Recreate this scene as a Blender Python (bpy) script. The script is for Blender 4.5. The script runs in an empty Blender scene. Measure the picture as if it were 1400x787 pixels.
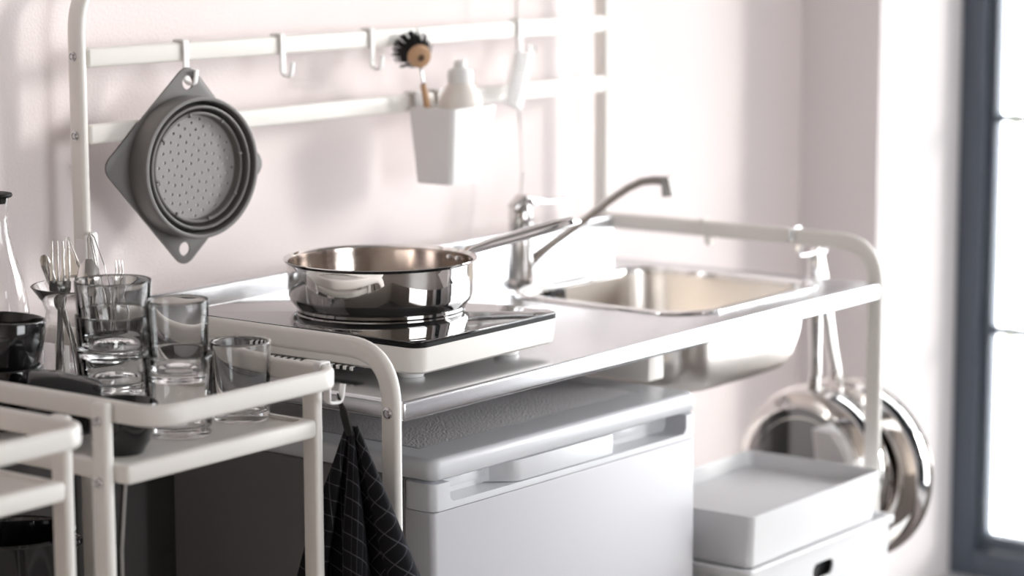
import bpy, bmesh, math, random
from mathutils import Vector, Matrix
R = math.radians
random.seed(7)
sc = bpy.context.scene
C = sc.collection
PI = math.pi

# ------------------------------------------------------------------ materials
def newmat(name):
    m = bpy.data.materials.new(name); m.use_nodes = True
    return m, m.node_tree.nodes, m.node_tree.links, m.node_tree.nodes['Principled BSDF']

def mat(name, col, rough=.5, metal=0., bump=0., bscale=200., vary=0., coat=0., trans=0., ior=1.45, stretch=None, spec=.5):
    m, n, l, b = newmat(name)
    b.inputs['Base Color'].default_value = (*col, 1)
    b.inputs['Roughness'].default_value = rough
    b.inputs['Metallic'].default_value = metal
    b.inputs['Coat Weight'].default_value = coat
    b.inputs['Transmission Weight'].default_value = trans
    b.inputs['IOR'].default_value = ior
    b.inputs['Specular IOR Level'].default_value = spec
    tc = n.new('ShaderNodeTexCoord'); mp = n.new('ShaderNodeMapping')
    l.new(tc.outputs['Object'], mp.inputs['Vector'])
    if stretch: mp.inputs['Scale'].default_value = stretch
    nz = n.new('ShaderNodeTexNoise'); nz.inputs['Scale'].default_value = bscale; nz.inputs['Detail'].default_value = 4
    l.new(mp.outputs[0], nz.inputs['Vector'])
    if bump:
        bp = n.new('ShaderNodeBump'); bp.inputs['Strength'].default_value = bump; bp.inputs['Distance'].default_value = .002
        l.new(nz.outputs['Fac'], bp.inputs['Height']); l.new(bp.outputs[0], b.inputs['Normal'])
    mr = n.new('ShaderNodeMapRange')
    mr.inputs['To Min'].default_value = max(0, rough*(1-.06)); mr.inputs['To Max'].default_value = min(1, rough*(1+.06))
    l.new(nz.outputs['Fac'], mr.inputs['Value']); l.new(mr.outputs[0], b.inputs['Roughness'])
    if vary:
        mx = n.new('ShaderNodeMix'); mx.data_type = 'RGBA'
        mx.inputs['A'].default_value = (*[c*(1-vary) for c in col], 1); mx.inputs['B'].default_value = (*[min(1, c*(1+vary)) for c in col], 1)
        l.new(nz.outputs['Fac'], mx.inputs['Factor']); l.new(mx.outputs['Result'], b.inputs['Base Color'])
    return m

M = {}
M['wall'] = mat('pink_wall_paint', (.80, .725, .715), .85, bump=.35, bscale=260, vary=.015)
M['white_wall'] = mat('white_wall_paint', (.78, .74, .74), .8, bump=.1, bscale=200, vary=.01)
M['dark_wall'] = mat('dark_room_paint', (.46, .40, .35), .8, bump=.1, bscale=200)
M['ceiling'] = mat('ceiling_paint', (.34, .33, .32), .9, bump=.05)
M['floor'] = mat('floor_boards', (.14, .12, .11), .45, bump=.1, bscale=12, vary=.15, stretch=(1, 12, 1))
M['frame'] = mat('cream_powder_coated_steel', (.80, .77, .73), .32, bump=.03, bscale=500)
M['plastic'] = mat('white_plastic', (.84, .83, .82), .38)
M['box'] = mat('white_box_plastic', (.74, .745, .76), .35)
M['hob'] = mat('hob_body_plastic', (.80, .77, .73), .35)
M['black_glass'] = mat('black_ceramic_glass', (.006, .006, .007), .035, bscale=3, spec=.62, coat=0.3)
M['black_gloss'] = mat('black_glazed_stoneware', (.008, .008, .009), .1, coat=.5)
M['black'] = mat('black_rubber', (.008, .008, .008), .5, spec=.15)
M['dark'] = mat('dark_void_plastic', (.02, .02, .022), .6)
M['fridge'] = mat('fridge_enamel', (.50, .50, .525), .32, bump=.01, bscale=500)
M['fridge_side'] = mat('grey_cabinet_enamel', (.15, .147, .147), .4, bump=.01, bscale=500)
M['board'] = mat('shade_board_grey', (.09, .085, .083), .6, vary=.08, bscale=25, stretch=(6, 6, .6))  # dark tone stands in for wall shade behind the cart
M['fridge_plastic'] = mat('fridge_plastic', (.59, .60, .625), .3)
M['fridge_text'] = mat('fridge_textured_top', (.50, .49, .50), .5, bump=1.0, bscale=300)
M['steel'] = mat('brushed_steel', (.66, .67, .69), .24, metal=1, bump=.06, bscale=90, stretch=(1, 30, 30))
M['sink_steel'] = mat('satin_sink_steel', (.66, .62, .58), .30, metal=1, bump=.03, bscale=60)
M['chrome'] = mat('polished_chrome', (.80, .80, .80), .05, metal=1, bscale=10)
M['faucet'] = mat('faucet_chrome', (.62, .60, .59), .10, metal=1, bscale=10)
M['pan_steel'] = mat('mirror_polished_steel', (.80, .78, .76), .035, metal=1, bscale=8)
M['pan_inner'] = mat('satin_pan_inside', (.50, .44, .40), .13, metal=1, bump=.03, bscale=60, stretch=(1, 1, 20))
M['cutlery'] = mat('cutlery_steel', (.70, .68, .66), .13, metal=1, bscale=20)
M['screw'] = mat('zinc_screw', (.62, .62, .63), .25, metal=1)
M['colander'] = mat('grey_silicone', (.17, .164, .158), .42, bump=.03)
M['colander_disc'] = mat('grey_plastic_disc', (.29, .28, .275), .42)
M['wood'] = mat('beech_wood', (.50, .30, .17), .5, vary=.2, bscale=30, stretch=(1, 8, 1))
M['bristle'] = mat('black_bristle', (.01, .009, .009), .7)
M['white_bristle'] = mat('white_bristle', (.80, .79, .78), .6)
M['window_paint'] = mat('slate_grey_window_paint', (.095, .115, .145), .4, bump=.02)
M['cord'] = mat('pale_cord', (.62, .59, .56), .6)
M['bottle'] = mat('milky_bottle_plastic', (.86, .81, .76), .35)
M['stone'] = mat('sill_stone', (.70, .70, .71), .4, vary=.05, bscale=20)
M['fridge_text'].node_tree.nodes['Bump'].inputs['Distance'].default_value = .006
M['glass'] = mat('clear_glass', (1, 1, 1), 0, trans=1, ior=1.34)
M['glass'].node_tree.nodes['Principled BSDF'].inputs['Roughness'].default_value = 0
for lk in list(M['glass'].node_tree.links):
    if lk.to_socket.name == 'Roughness': M['glass'].node_tree.links.remove(lk)

def pane_mat():
    m, n, l, b = newmat('window_glass')
    n.remove(b)
    t = n.new('ShaderNodeBsdfTransparent'); g = n.new('ShaderNodeBsdfGlossy'); g.inputs['Roughness'].default_value = .01
    fr = n.new('ShaderNodeFresnel'); fr.inputs['IOR'].default_value = 1.45
    mx = n.new('ShaderNodeMixShader')
    l.new(fr.outputs[0], mx.inputs[0]); l.new(t.outputs[0], mx.inputs[1]); l.new(g.outputs[0], mx.inputs[2])
    l.new(mx.outputs[0], n['Material Output'].inputs['Surface'])
    return m
M['pane'] = pane_mat()

def towel_mat():
    m, n, l, b = newmat('black_towel_with_thin_white_check')
    uv = n.new('ShaderNodeUVMap'); sp = n.new('ShaderNodeSeparateXYZ'); l.new(uv.outputs[0], sp.inputs[0])
    def lines(sock):
        a = n.new('ShaderNodeMath'); a.operation = 'FRACT'; l.new(sock, a.inputs[0])
        c = n.new('ShaderNodeMath'); c.operation = 'LESS_THAN'; l.new(a.outputs[0], c.inputs[0]); c.inputs[1].default_value = .055
        return c.outputs[0]
    mx = n.new('ShaderNodeMath'); mx.operation = 'MAXIMUM'
    l.new(lines(sp.outputs[0]), mx.inputs[0]); l.new(lines(sp.outputs[1]), mx.inputs[1])
    nz = n.new('ShaderNodeTexNoise'); nz.inputs['Scale'].default_value = 900
    tc = n.new('ShaderNodeTexCoord'); l.new(tc.outputs['Object'], nz.inputs['Vector'])
    cm = n.new('ShaderNodeMix'); cm.data_type = 'RGBA'
    cm.inputs['A'].default_value = (.011, .011, .013, 1); cm.inputs['B'].default_value = (.085, .085, .095, 1)
    l.new(mx.outputs[0], cm.inputs['Factor']); l.new(cm.outputs['Result'], b.inputs['Base Color'])
    bp = n.new('ShaderNodeBump'); bp.inputs['Strength'].default_value = .5; bp.inputs['Distance'].default_value = .001
    l.new(nz.outputs['Fac'], bp.inputs['Height']); l.new(bp.outputs[0], b.inputs['Normal'])
    b.inputs['Roughness'].default_value = .95; b.inputs['Specular IOR Level'].default_value = .15
    return m
M['towel'] = towel_mat()

# ------------------------------------------------------------------ object helpers
ORIGIN = {}
def thing(name, label, cat, loc=(0, 0, 0), rot=(0, 0, 0), group=None, world=True):
    """Empty at the thing's base. world=True: parts' meshes come in world coordinates (unrotated thing)."""
    o = bpy.data.objects.new(name, None); C.objects.link(o)
    o.empty_display_size = .02
    o.location = loc; o.rotation_euler = rot
    o['label'] = label; o['category'] = cat
    if group: o['group'] = group
    ORIGIN[o.name] = Vector(loc) if world else Vector((0, 0, 0))
    return o

def obj(name, bm, m, parent=None, smooth=True, angle=35, local=False):
    if parent is not None and not local:
        off = ORIGIN.get(parent.name)
        if off is not None: bmesh.ops.translate(bm, verts=bm.verts, vec=-off)
    me = bpy.data.meshes.new(name); bmesh.ops.recalc_face_normals(bm, faces=bm.faces)
    bm.to_mesh(me); bm.free()
    me.materials.append(M[m] if isinstance(m, str) else m)
    if smooth:
        me.polygons.foreach_set('use_smooth', [True]*len(me.polygons))
        me.set_sharp_from_angle(angle=R(angle))
    o = bpy.data.objects.new(name, me); C.objects.link(o)
    if parent is not None:
        o.parent = parent
        ORIGIN[o.name] = ORIGIN.get(parent.name, Vector((0, 0, 0)))
    return o

def tag(o, label, cat, group=None):
    o['label'] = label; o['category'] = cat
    if group: o['group'] = group
    return o

def struct(name, bm, m, parent=None):
    o = obj(name, bm, m, parent)
    if parent is None: o['kind'] = 'structure'
    return o

def copy_thing(o, loc=None, rotz=None, label=None, parent=None):
    c = o.copy(); C.objects.link(c)
    if parent is not None: c.parent = parent
    ORIGIN[c.name] = ORIGIN.get(o.name, Vector((0, 0, 0)))
    if loc is not None: c.location = loc
    if rotz is not None: c.rotation_euler.z = rotz
    if label: c['label'] = label
    for ch in list(o.children): copy_thing(ch, parent=c)
    return c

# ------------------------------------------------------------------ mesh helpers
def BM(): return bmesh.new()

def box(bm, x0, x1, y0, y1, z0, z1, bev=0., seg=2):
    r = bmesh.ops.create_cube(bm, size=1)
    vs = r['verts']
    for v in vs:
        v.co = Vector(((x0+x1)/2 + v.co.x*(x1-x0), (y0+y1)/2 + v.co.y*(y1-y0), (z0+z1)/2 + v.co.z*(z1-z0)))
    if bev:
        es = list({e for v in vs for e in v.link_edges})
        bmesh.ops.bevel(bm, geom=es, offset=bev, segments=seg, profile=.5, affect='EDGES')
    return bm

def loft(bm, rings, cap=True, closed=True):
    """rings: lists of equally many points"""
    L = [[bm.verts.new(p) for p in r] for r in rings]
    n = len(L[0])
    for a, b in zip(L, L[1:]):
        for i in range(n if closed else n-1):
            j = (i+1) % n
            bm.faces.new((a[i], a[j], b[j], b[i]))
    if cap and closed:
        bm.faces.new(L[0][::-1]); bm.faces.new(L[-1])
    return L

def rsec(w, h, r, n=4):
    """rounded rectangle section, w along a, h along b"""
    pts = []
    for cx, cy, a0 in ((w/2-r, h/2-r, 0), (-w/2+r, h/2-r, 90), (-w/2+r, -h/2+r, 180), (w/2-r, -h/2+r, 270)):
        for k in range(n+1):
            a = R(a0 + 90*k/n); pts.append((cx+r*math.cos(a), cy+r*math.sin(a)))
    return pts

def csec(r, n=12): return [(r*math.cos(2*PI*k/n), r*math.sin(2*PI*k/n)) for k in range(n)]

def sweep(bm, path, sec, up=(0, 0, 1), closed=False, scale=None):
    """section a axis = cross(tangent, up) side, b axis = 'up' made normal to the tangent"""
    path = [Vector(p) for p in path]; up = Vector(up)
    rings = []
    N = len(path)
    for i, p in enumerate(path):
        if closed: t = path[(i+1) % N]-path[i-1]
        else: t = path[min(i+1, N-1)]-path[max(i-1, 0)]
        t.normalize()
        a = t.cross(up)
        if a.length < 1e-5: a = t.cross(Vector((1, 0, .1)))
        a.normalize(); b = a.cross(t).normalized()
        s = scale[i] if scale else 1
        if not isinstance(s, tuple): s = (s, s)
        rings.append([p + a*(u*s[0]) + b*(v*s[1]) for u, v in sec])
    if closed: rings.append(rings[0])
    if closed:
        L = [[bm.verts.new(p) for p in r] for r in rings[:-1]]; L.append(L[0]); n = len(sec)
        for A, B in zip(L, L[1:]):
            for i in range(n):
                j = (i+1) % n; bm.faces.new((A[i], A[j], B[j], B[i]))
    else: loft(bm, rings)
    return bm

def arcpts(c, r, a0, a1, n, ax, ay):
    c = Vector(c); ax = Vector(ax); ay = Vector(ay)
    return [c + ax*(r*math.cos(R(a0+(a1-a0)*k/n))) + ay*(r*math.sin(R(a0+(a1-a0)*k/n))) for k in range(n+1)]

def fillet(pts, rad, n=8):
    """rounded polyline"""
    pts = [Vector(p) for p in pts]; out = [pts[0]]
    for i in range(1, len(pts)-1):
        p = pts[i]; a = (pts[i-1]-p); b = (pts[i+1]-p)
        rr = rad[i-1] if isinstance(rad, (list, tuple)) else rad
        ang = a.angle(b); d = min(rr/math.tan(ang/2), a.length*.49, b.length*.49); a.normalize(); b.normalize()
        A = p+a*d; B = p+b*d
        for k in range(n+1):
            t = k/n; out.append(A*(1-t)**2 + p*2*t*(1-t) + B*t*t)
    out.append(pts[-1]); return out

def lathe(bm, prof, c=(0, 0, 0), seg=48, axis='z', close=False):
    """prof list of (r, h)"""
    c = Vector(c); rings = []
    def P(r, h, a):
        if axis == 'z': return c+Vector((r*math.cos(a), r*math.sin(a), h))
        if axis == 'y': return c+Vector((r*math.cos(a), h, r*math.sin(a)))
        return c+Vector((h, r*math.cos(a), r*math.sin(a)))
    L = []
    for r, h in prof:
        if r < 1e-6: L.append([bm.verts.new(P(0, h, 0))])
        else: L.append([bm.verts.new(P(r, h, 2*PI*k/seg)) for k in range(seg)])
    if close: L.append(L[0])
    for A, B in zip(L, L[1:]):
        for i in range(seg):
            j = (i+1) % seg
            if len(A) == 1 and len(B) == 1: continue
            if len(A) == 1: bm.faces.new((A[0], B[j], B[i]))
            elif len(B) == 1: bm.faces.new((A[i], A[j], B[0]))
            else: bm.faces.new((A[i], A[j], B[j], B[i]))
    return bm

def cyl(bm, p0, p1, r0, r1=None, seg=16):
    r1 = r0 if r1 is None else r1
    p0 = Vector(p0); p1 = Vector(p1); t = (p1-p0).normalized()
    a = t.orthogonal().normalized(); b = t.cross(a)
    loft(bm, [[p+a*(r*math.cos(2*PI*k/seg))+b*(r*math.sin(2*PI*k/seg)) for k in range(seg)] for p, r in ((p0, r0), (p1, r1))])
    return bm

def prism(bm, outline, z0, z1, bev=0.):
    a = [bm.verts.new((x, y, z0)) for x, y in outline]; b = [bm.verts.new((x, y, z1)) for x, y in outline]
    n = len(a); fs = [bm.faces.new(a[::-1]), bm.faces.new(b)]
    for i in range(n): bm.faces.new((a[i], a[(i+1) % n], b[(i+1) % n], b[i]))
    if bev:
        es = list(set(fs[0].edges) | set(fs[1].edges)); bmesh.ops.bevel(bm, geom=es, offset=bev, segments=3, profile=.5, affect='EDGES')
    return bm

def rrect(x0, x1, y0, y1, r, n=6):
    return [((x0+x1)/2+a, (y0+y1)/2+b) for a, b in rsec(x1-x0, y1-y0, r, n)]

def xform(bm, mtx):
    bmesh.ops.transform(bm, matrix=mtx, verts=bm.verts); return bm

def cut(bm_a, bm_b, name='tmp'):
    """boolean difference, returns a bmesh"""
    oa = obj(name, bm_a, 'plastic', smooth=False); ob = obj(name, bm_b, 'plastic', smooth=False)
    md = oa.modifiers.new('b', 'BOOLEAN'); md.object = ob; md.operation = 'DIFFERENCE'; md.solver = 'EXACT'
    dg = bpy.context.evaluated_depsgraph_get(); bm = BM(); bm.from_object(oa, dg)
    bpy.data.objects.remove(oa); bpy.data.objects.remove(ob)
    return bm

# ------------------------------------------------------------------ room
XR = 1.8186            # inner face of the window wall
XG = 2.13              # window plane
WY0, WY1 = -.1616, -2.20
WZ0, WZ1 = .17, 2.30
XL, YF, H = -3.3, -5.2, 2.75
bm = BM(); box(bm, XL-.2, XR+.5, YF-.2, .2, -.12, 0); struct('floor', bm, 'floor')
bm = BM(); box(bm, XL-.2, XR+.5, YF-.2, .2, H, H+.12); struct('ceiling', bm, 'ceiling')
bm = BM(); box(bm, XL-.2, XR, 0, .2, 0, H); struct('wall_back', bm, 'wall')
W2Y0, W2Y1 = -3.05, -4.7
bm = BM()
XO = XR+.45
box(bm, XR, XO, WY0, .2, 0, H)
box(bm, XR, XO, WY1, WY0, 0, WZ0-.03); box(bm, XR, XO, WY1, WY0, WZ1, H)
box(bm, XR, XO, W2Y0, WY1, 0, H)
box(bm, XR, XO, W2Y1, W2Y0, 0, WZ0-.03); box(bm, XR, XO, W2Y1, W2Y0, WZ1, H)
box(bm, XR, XO, YF-.2, W2Y1, 0, H)
struct('wall_right', bm, 'white_wall')
bm = BM(); box(bm, XL-.2, XL, YF, 0, 0, H); struct('wall_left', bm, 'dark_wall')
# wall behind the camera with one more window opening
bm = BM()
FX0, FX1, FZ0, FZ1 = -.9, 1.1, .6, 2.3
box(bm, XL, FX0, YF-.2, YF, 0, H); box(bm, FX1, XR, YF-.2, YF, 0, H)
box(bm, FX0, FX1, YF-.2, YF, 0, FZ0); box(bm, FX0, FX1, YF-.2, YF, FZ1, H)
struct('wall_front', bm, 'dark_wall')

def window(name, y0, y1, z0, z1, nv):
    """y0 > y1; muntined steel window in the plane x = XG"""
    e = bpy.data.objects.new(name, None); C.objects.link(e); e['kind'] = 'structure'; e.location = (XG, (y0+y1)/2, z0)
    ORIGIN[e.name] = Vector(e.location)
    fw = .050
    bm = BM()
    box(bm, XG, XG+.07, y0-fw, y0, z0, z1, .002); box(bm, XG, XG+.07, y1, y1+fw, z0, z1, .002)
    box(bm, XG, XG+.07, y1+fw, y0-fw, z0, z0+.05, .002); box(bm, XG, XG+.07, y1+fw, y0-fw, z1-.05, z1, .002)
    obj('window_frame', bm, 'window_paint', e)
    a0, a1 = y0-fw-.003, y1+fw+.003; sw = .012
    bm = BM()
    box(bm, XG+.018, XG+.055, a0-sw, a0, z0+.053, z1-.053, .003); box(bm, XG+.018, XG+.055, a1, a1+sw, z0+.053, z1-.053, .003)
    box(bm, XG+.018, XG+.055, a1+sw, a0-sw, z0+.053, z0+.08, .003); box(bm, XG+.018, XG+.055, a1+sw, a0-sw, z1-.08, z1-.053, .003)
    s = obj('window_sash', bm, 'window_paint', e)
    bm = BM()
    zz = .6494
    while zz < z1-.2:
        box(bm, XG+.024, XG+.05, a1+sw, a0-sw, zz-.0065, zz+.0065, .002); zz += .4053
    for k in range(1, nv+1):
        y = a0-sw + (a1-a0+2*sw)*k/(nv+1)
        box(bm, XG+.022, XG+.052, y-.009, y+.009, z0+.08, z1-.08, .002)
    obj('muntins', bm, 'window_paint', s)
    bm = BM(); box(bm, XG+.035, XG+.039, a1+sw, a0-sw, z0+.08, z1-.08); obj('pane', bm, 'pane', e)
    return e
window('window_1', WY0, WY1, WZ0, WZ1, 3)
window('window_2', W2Y0, W2Y1, WZ0, WZ1, 2)
for k, (a, b) in enumerate(((WY0, WY1), (W2Y0, W2Y1))):
    bm = BM(); box(bm, XR-.012, XO, b, a, WZ0-.03, WZ0, .003); struct('trim_%d' % (k+1), bm, 'stone')
# slender pale post outside the window
bm = BM(); cyl(bm, (3.9, .578, -.1), (3.9, .578, 3.2), .018); cyl(bm, (3.9, .578, 3.2), (3.9, .578, 3.22), .024)
tag(obj('garden_post', bm, mat('weathered_post', (.50, .50, .40), .7, vary=.1)), 'slender pale greenish post standing outside the window', 'post')

# ------------------------------------------------------------------ kitchen frame
W, YB, YFR, ZT = 1.12, -.04, -.5627, .90
HX0, HX1 = .006, W-.006
tub = rsec(.012, .025, .0055, 4)           # a: thickness, b: wide side
kf = thing('kitchen_stand', 'cream steel tube frame of the mini kitchen with two wall rails and curved side hoops', 'kitchen stand', (.56, -.3, 0))
ZH = .957
for x in (HX0, HX1):
    bm = BM()
    p = fillet([(x, YB-.0125, ZH), (x, YFR+.0125, ZH), (x, YFR+.0125, .012)], .062, 12)
    # in-plane section: wide side lies in the hoop's own plane
    sweep(bm, p, rsec(.012, .025, .0055, 4), up=(0, 1e-3, 1)) if False else None
    rings = []
    pv = [Vector(q) for q in p]
    for i, q in enumerate(pv):
        t = (pv[min(i+1, len(pv)-1)]-pv[max(i-1, 0)]).normalized()
        n = Vector((1, 0, 0)).cross(t).normalized()
        rings.append([q+Vector((1, 0, 0))*u+n*v for u, v in tub])
    loft(bm, rings)
    sf = obj('side_hoop', bm, 'frame', kf)
    bm = BM(); box(bm, x-.009, x+.009, YFR-.004, YFR+.028, 0, .014, .003); obj('foot', bm, 'black', sf)
# back frame: inverted U
bm = BM()
zt = 1.368
pv = [Vector(q) for q in fillet([(HX0, YB-.0125, .012), (HX0, YB-.0125, zt), (HX1, YB-.0125, zt), (HX1, YB-.0125, .012)], .07, 12)]
rings = []
for i, q in enumerate(pv):
    t = (pv[min(i+1, len(pv)-1)]-pv[max(i-1, 0)]).normalized()
    n = Vector((0, 1, 0)).cross(t).normalized()
    rings.append([q+n*u+Vector((0, 1, 0))*v for u, v in tub])
loft(bm, rings)
bf = obj('back_frame', bm, 'frame', kf)
for x in (HX0, HX1):
    bm = BM(); box(bm, x-.009, x+.009, YB-.028, YB+.003, 0, .014, .003); obj('foot', bm, 'black', bf)
Z1, Z2 = 1.2685, 1.1744
for z in (Z1, Z2):
    bm = BM(); box(bm, .0125, W-.0125, -.066, -.054, z-.0125, z+.0125, .0045, 3)
    obj('rail', bm, 'frame', kf)
def bolt(x, y, z, parent, s=-1, r=.0058):
    bm = BM()
    lathe(bm, [(0, s*.0035), (r*.45, s*.0035), (r*.5, s*.0022), (r*.62, s*.0022), (r*.7, s*.0034), (r*.95, s*.0022), (r, 0), (r, -s*.001), (0, -s*.001)], (x, y, z), 20, 'x')
    return obj('bolt', bm, 'screw', parent)
bolt(0, -.0525, Z2-.001, kf); bolt(0, -.0525, Z1+.002, kf)
bolt(0, YFR+.0125, .888, kf, r=.0065); bolt(W, YFR+.0125, .888, kf, s=1, r=.0065)
bolt(0, -.0525, .888, kf)
# cross beam under the worktop, shelf near the floor and rear stretcher
bm = BM(); box(bm, .645, .683, -.465, -.07, .8125, .8755, .003); obj('cross_beam', bm, 'frame', kf)
bm = BM(); box(bm, .0125, W-.0125, -.55, -.07, .285, .300, .004); box(bm, .0125, W-.0125, -.555, -.545, .275, .31, .003)
obj('shelf', bm, 'frame', kf)
bm = BM(); box(bm, .0125, W-.0125, -.060, -.045, .10, .125, .004); obj('rear_stretcher', bm, 'frame', kf)

# ------------------------------------------------------------------ worktop with sink
wt = thing('sink_worktop', 'brushed steel worktop with upturned back edge and square sink at its right', 'worktop', (.56, -.3, .876))
SX0, SX1, SY0, SY1 = .690, 1.052, -.503, -.175
bm = BM(); box(bm, .0128, W-.0128, YFR+.0005, -.068, .8762, ZT, .0045, 3)
cb = BM(); prism(cb, rrect(SX0+.008, SX1-.008, SY0+.008, SY1-.008, .055), .8, 1)
bm = cut(bm, cb); obj('top_panel', bm, 'steel', wt)
bm = BM(); box(bm, .0128, W-.0128, -.0835, -.068, .895, .966, .004, 3); obj('backsplash', bm, 'steel', wt)
# rim: raised rounded bead
def ring_at(x0, x1, y0, y1, r, z, n=10): return [Vector((x, y, z)) for x, y in rrect(x0, x1, y0, y1, r, n)]
bm = BM()
rg = []
for d, z in ((-.010, .9003), (-.0095, .9022), (-.006, .9040), (-.001, .9045), (.004, .9035), (.008, .900), (.0095, .893)):
    rg.append(ring_at(SX0+d, SX1-d, SY0+d, SY1-d, .062-d, z))
loft(bm, rg, cap=False); obj('sink_rim', bm, 'chrome', wt)
bm = BM(); rg = []
for d, z, r in ((.009, .897, .053), (.010, .880, .053), (.014, .835, .055), (.020, .802, .06), (.030, .786, .065), (.050, .7765, .07), (.09, .773, .06), (.14, .771, .02)):
    rg.append(ring_at(SX0+d, SX1-d, SY0+d, SY1-d, r, z))
L = loft(bm, rg, cap=False); bm.faces.new(L[-1])
# outer skin, 1.2 mm away
rg = []
for d, z, r in ((.008, .897, .054), (.0088, .880, .054), (.0128, .8345, .056), (.0188, .801, .061), (.0292, .7848, .066), (.0498, .7753, .07), (.09, .7718, .06), (.14, .7698, .02)):
    rg.append(ring_at(SX0+d, SX1-d, SY0+d, SY1-d, r, z))
L = loft(bm, rg, cap=False); bm.faces.new(L[-1])
sb = obj('sink_bowl', bm, 'sink_steel', wt, angle=60)
bm = BM(); box(bm, .788, .828, -.1925, -.1905+.004, .868, .895, .003); cb = BM()
for k in range(3): box(bm, .790+k*.013, .799+k*.013, -.1945, -.192, .872, .891, .002)
obj('overflow', bm, 'dark', sb)
bm = BM(); lathe(bm, [(0, .0035), (.006, .0035), (.007, 0), (.0, 0)], (.808, -.1945, .882), 16, 'y'); xform(bm, Matrix.Identity(4)); obj('overflow_screw', bm, 'chrome', sb)
bm = BM(); lathe(bm, [(0, .002), (.012, .002), (.014, .005), (.034, .004), (.037, .0), (0, 0)], ((SX0+SX1)/2, (SY0+SY1)/2, .7712), 32); obj('drain', bm, 'chrome', sb)

# ------------------------------------------------------------------ faucet
fx, fy = .7896, -.1378
ft = thing('kitchen_faucet', 'chrome single lever faucet standing behind the sink with long swivelled spout', 'faucet', (fx, fy, ZT))
bm = BM(); lathe(bm, [(0, 0), (.0265, 0), (.027, .003), (.0255, .006), (.0195, .009), (.0185, .03), (.0180, .055), (.0172, .075), (0, .075)], (fx, fy, ZT+.0003), 32)
obj('body', bm, 'faucet', ft)
bm = BM(); lathe(bm, [(0, 0), (.0165, 0), (.0175, .012), (.018, .028), (.0165, .040), (.010, .048), (0, .050)], (fx, fy, ZT+.0745), 32); hd = obj('cartridge_head', bm, 'faucet', ft)
bm = BM()
lp = [Vector(p) for p in ((fx-.012, fy+.004, ZT+.112), (fx+.004, fy, ZT+.1225), (fx+.028, fy-.002, ZT+.121), (fx+.060, fy-.004, ZT+.116), (fx+.092, fy-.006, ZT+.1165), (fx+.103, fy-.007, ZT+.118))]
sweep(bm, lp, rsec(.022, .011, .005), scale=[(.9, 1.5), (1.3, 1.9), (.95, 1.1), (.62, .62), (.66, .56), (.6, .5)]); obj('lever', bm, 'faucet', hd)
sp0 = Vector((fx+.012, fy-.004, .928)); tip = Vector((.928, -.302, 1.0515))
d = tip-sp0
bm = BM(); sp = []
for t, dz in ((0, 0), (.06, .004), (.14, .008), (.3, .012), (.45, .017), (.6, .022), (.72, .024), (.82, .021), (.9, .013), (1.0, 0)):
    sp.append(sp0+d*t+Vector((0, 0, dz)))
sweep(bm, sp, csec(.0066, 14), scale=[1.5, 1.15, 1, .95, .95, .95, .95, .95, 1, 1.05]); spo = obj('spout', bm, 'faucet', ft)
bm = BM(); t = Vector((.03, -.02, -.1)).normalized()
cyl(bm, tip+Vector((0, 0, .006)), tip+Vector((.004, -.002, -.022)), .0105, .0112, 20); obj('aerator', bm, 'faucet', spo)

# ------------------------------------------------------------------ induction hob
hb = thing('induction_hob', 'portable induction hob with cream body and black glass top standing on the steel worktop', 'hob', (.0717, -.5358, ZT), (0, 0, R(.6)), world=False)
HW, HD = .280, .385
cx_, cy_ = HW/2, HD/2
bm = BM(); rg = []
for d, z in ((.016, .0160), (.007, .0168), (.003, .0200), (.001, .030), (.0, .0485), (.0012, .0490)):
    rg.append([Vector((x, y, z)) for x, y in rrect(d, HW-d, d, HD-d, .018-d*.5, 8)])
loft(bm, rg); hbody = obj('hob_body', bm, 'hob', hb)
bm = BM(); prism(bm, rrect(.0005, HW-.0005, .0005, HD-.0005, .017, 8), .0535, .0560, .0008); gt = obj('glass_top', bm, 'black_glass', hb)
bm = BM(); prism(bm, rrect(-.0002, HW+.0002, -.0002, HD+.0002, .0175, 8), .0488, .0537); obj('seal_strip', bm, 'black', gt)
for x, y in ((.068, .066), (HW-.030, .062), (.068, HD-.05), (HW-.030, HD-.05)):
    bm = BM(); lathe(bm, [(0, 0), (.014, 0), (.0155, .003), (.0155, .0175), (0, .0175)], (x, y, .0002), 24); obj('rubber_foot', bm, 'plastic', hb)
bm = BM()
for k in range(16): box(bm, -.0004, .006, .10+k*.0105, .1045+k*.0105, .0125, .0175, .0008)
vb = obj('vent_slats', bm, 'plastic', hb)
bm = BM(); box(bm, .0015, .02, .098, .266, .0120, .0165, .001); obj('vent_recess', bm, 'dark', hb)

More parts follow.
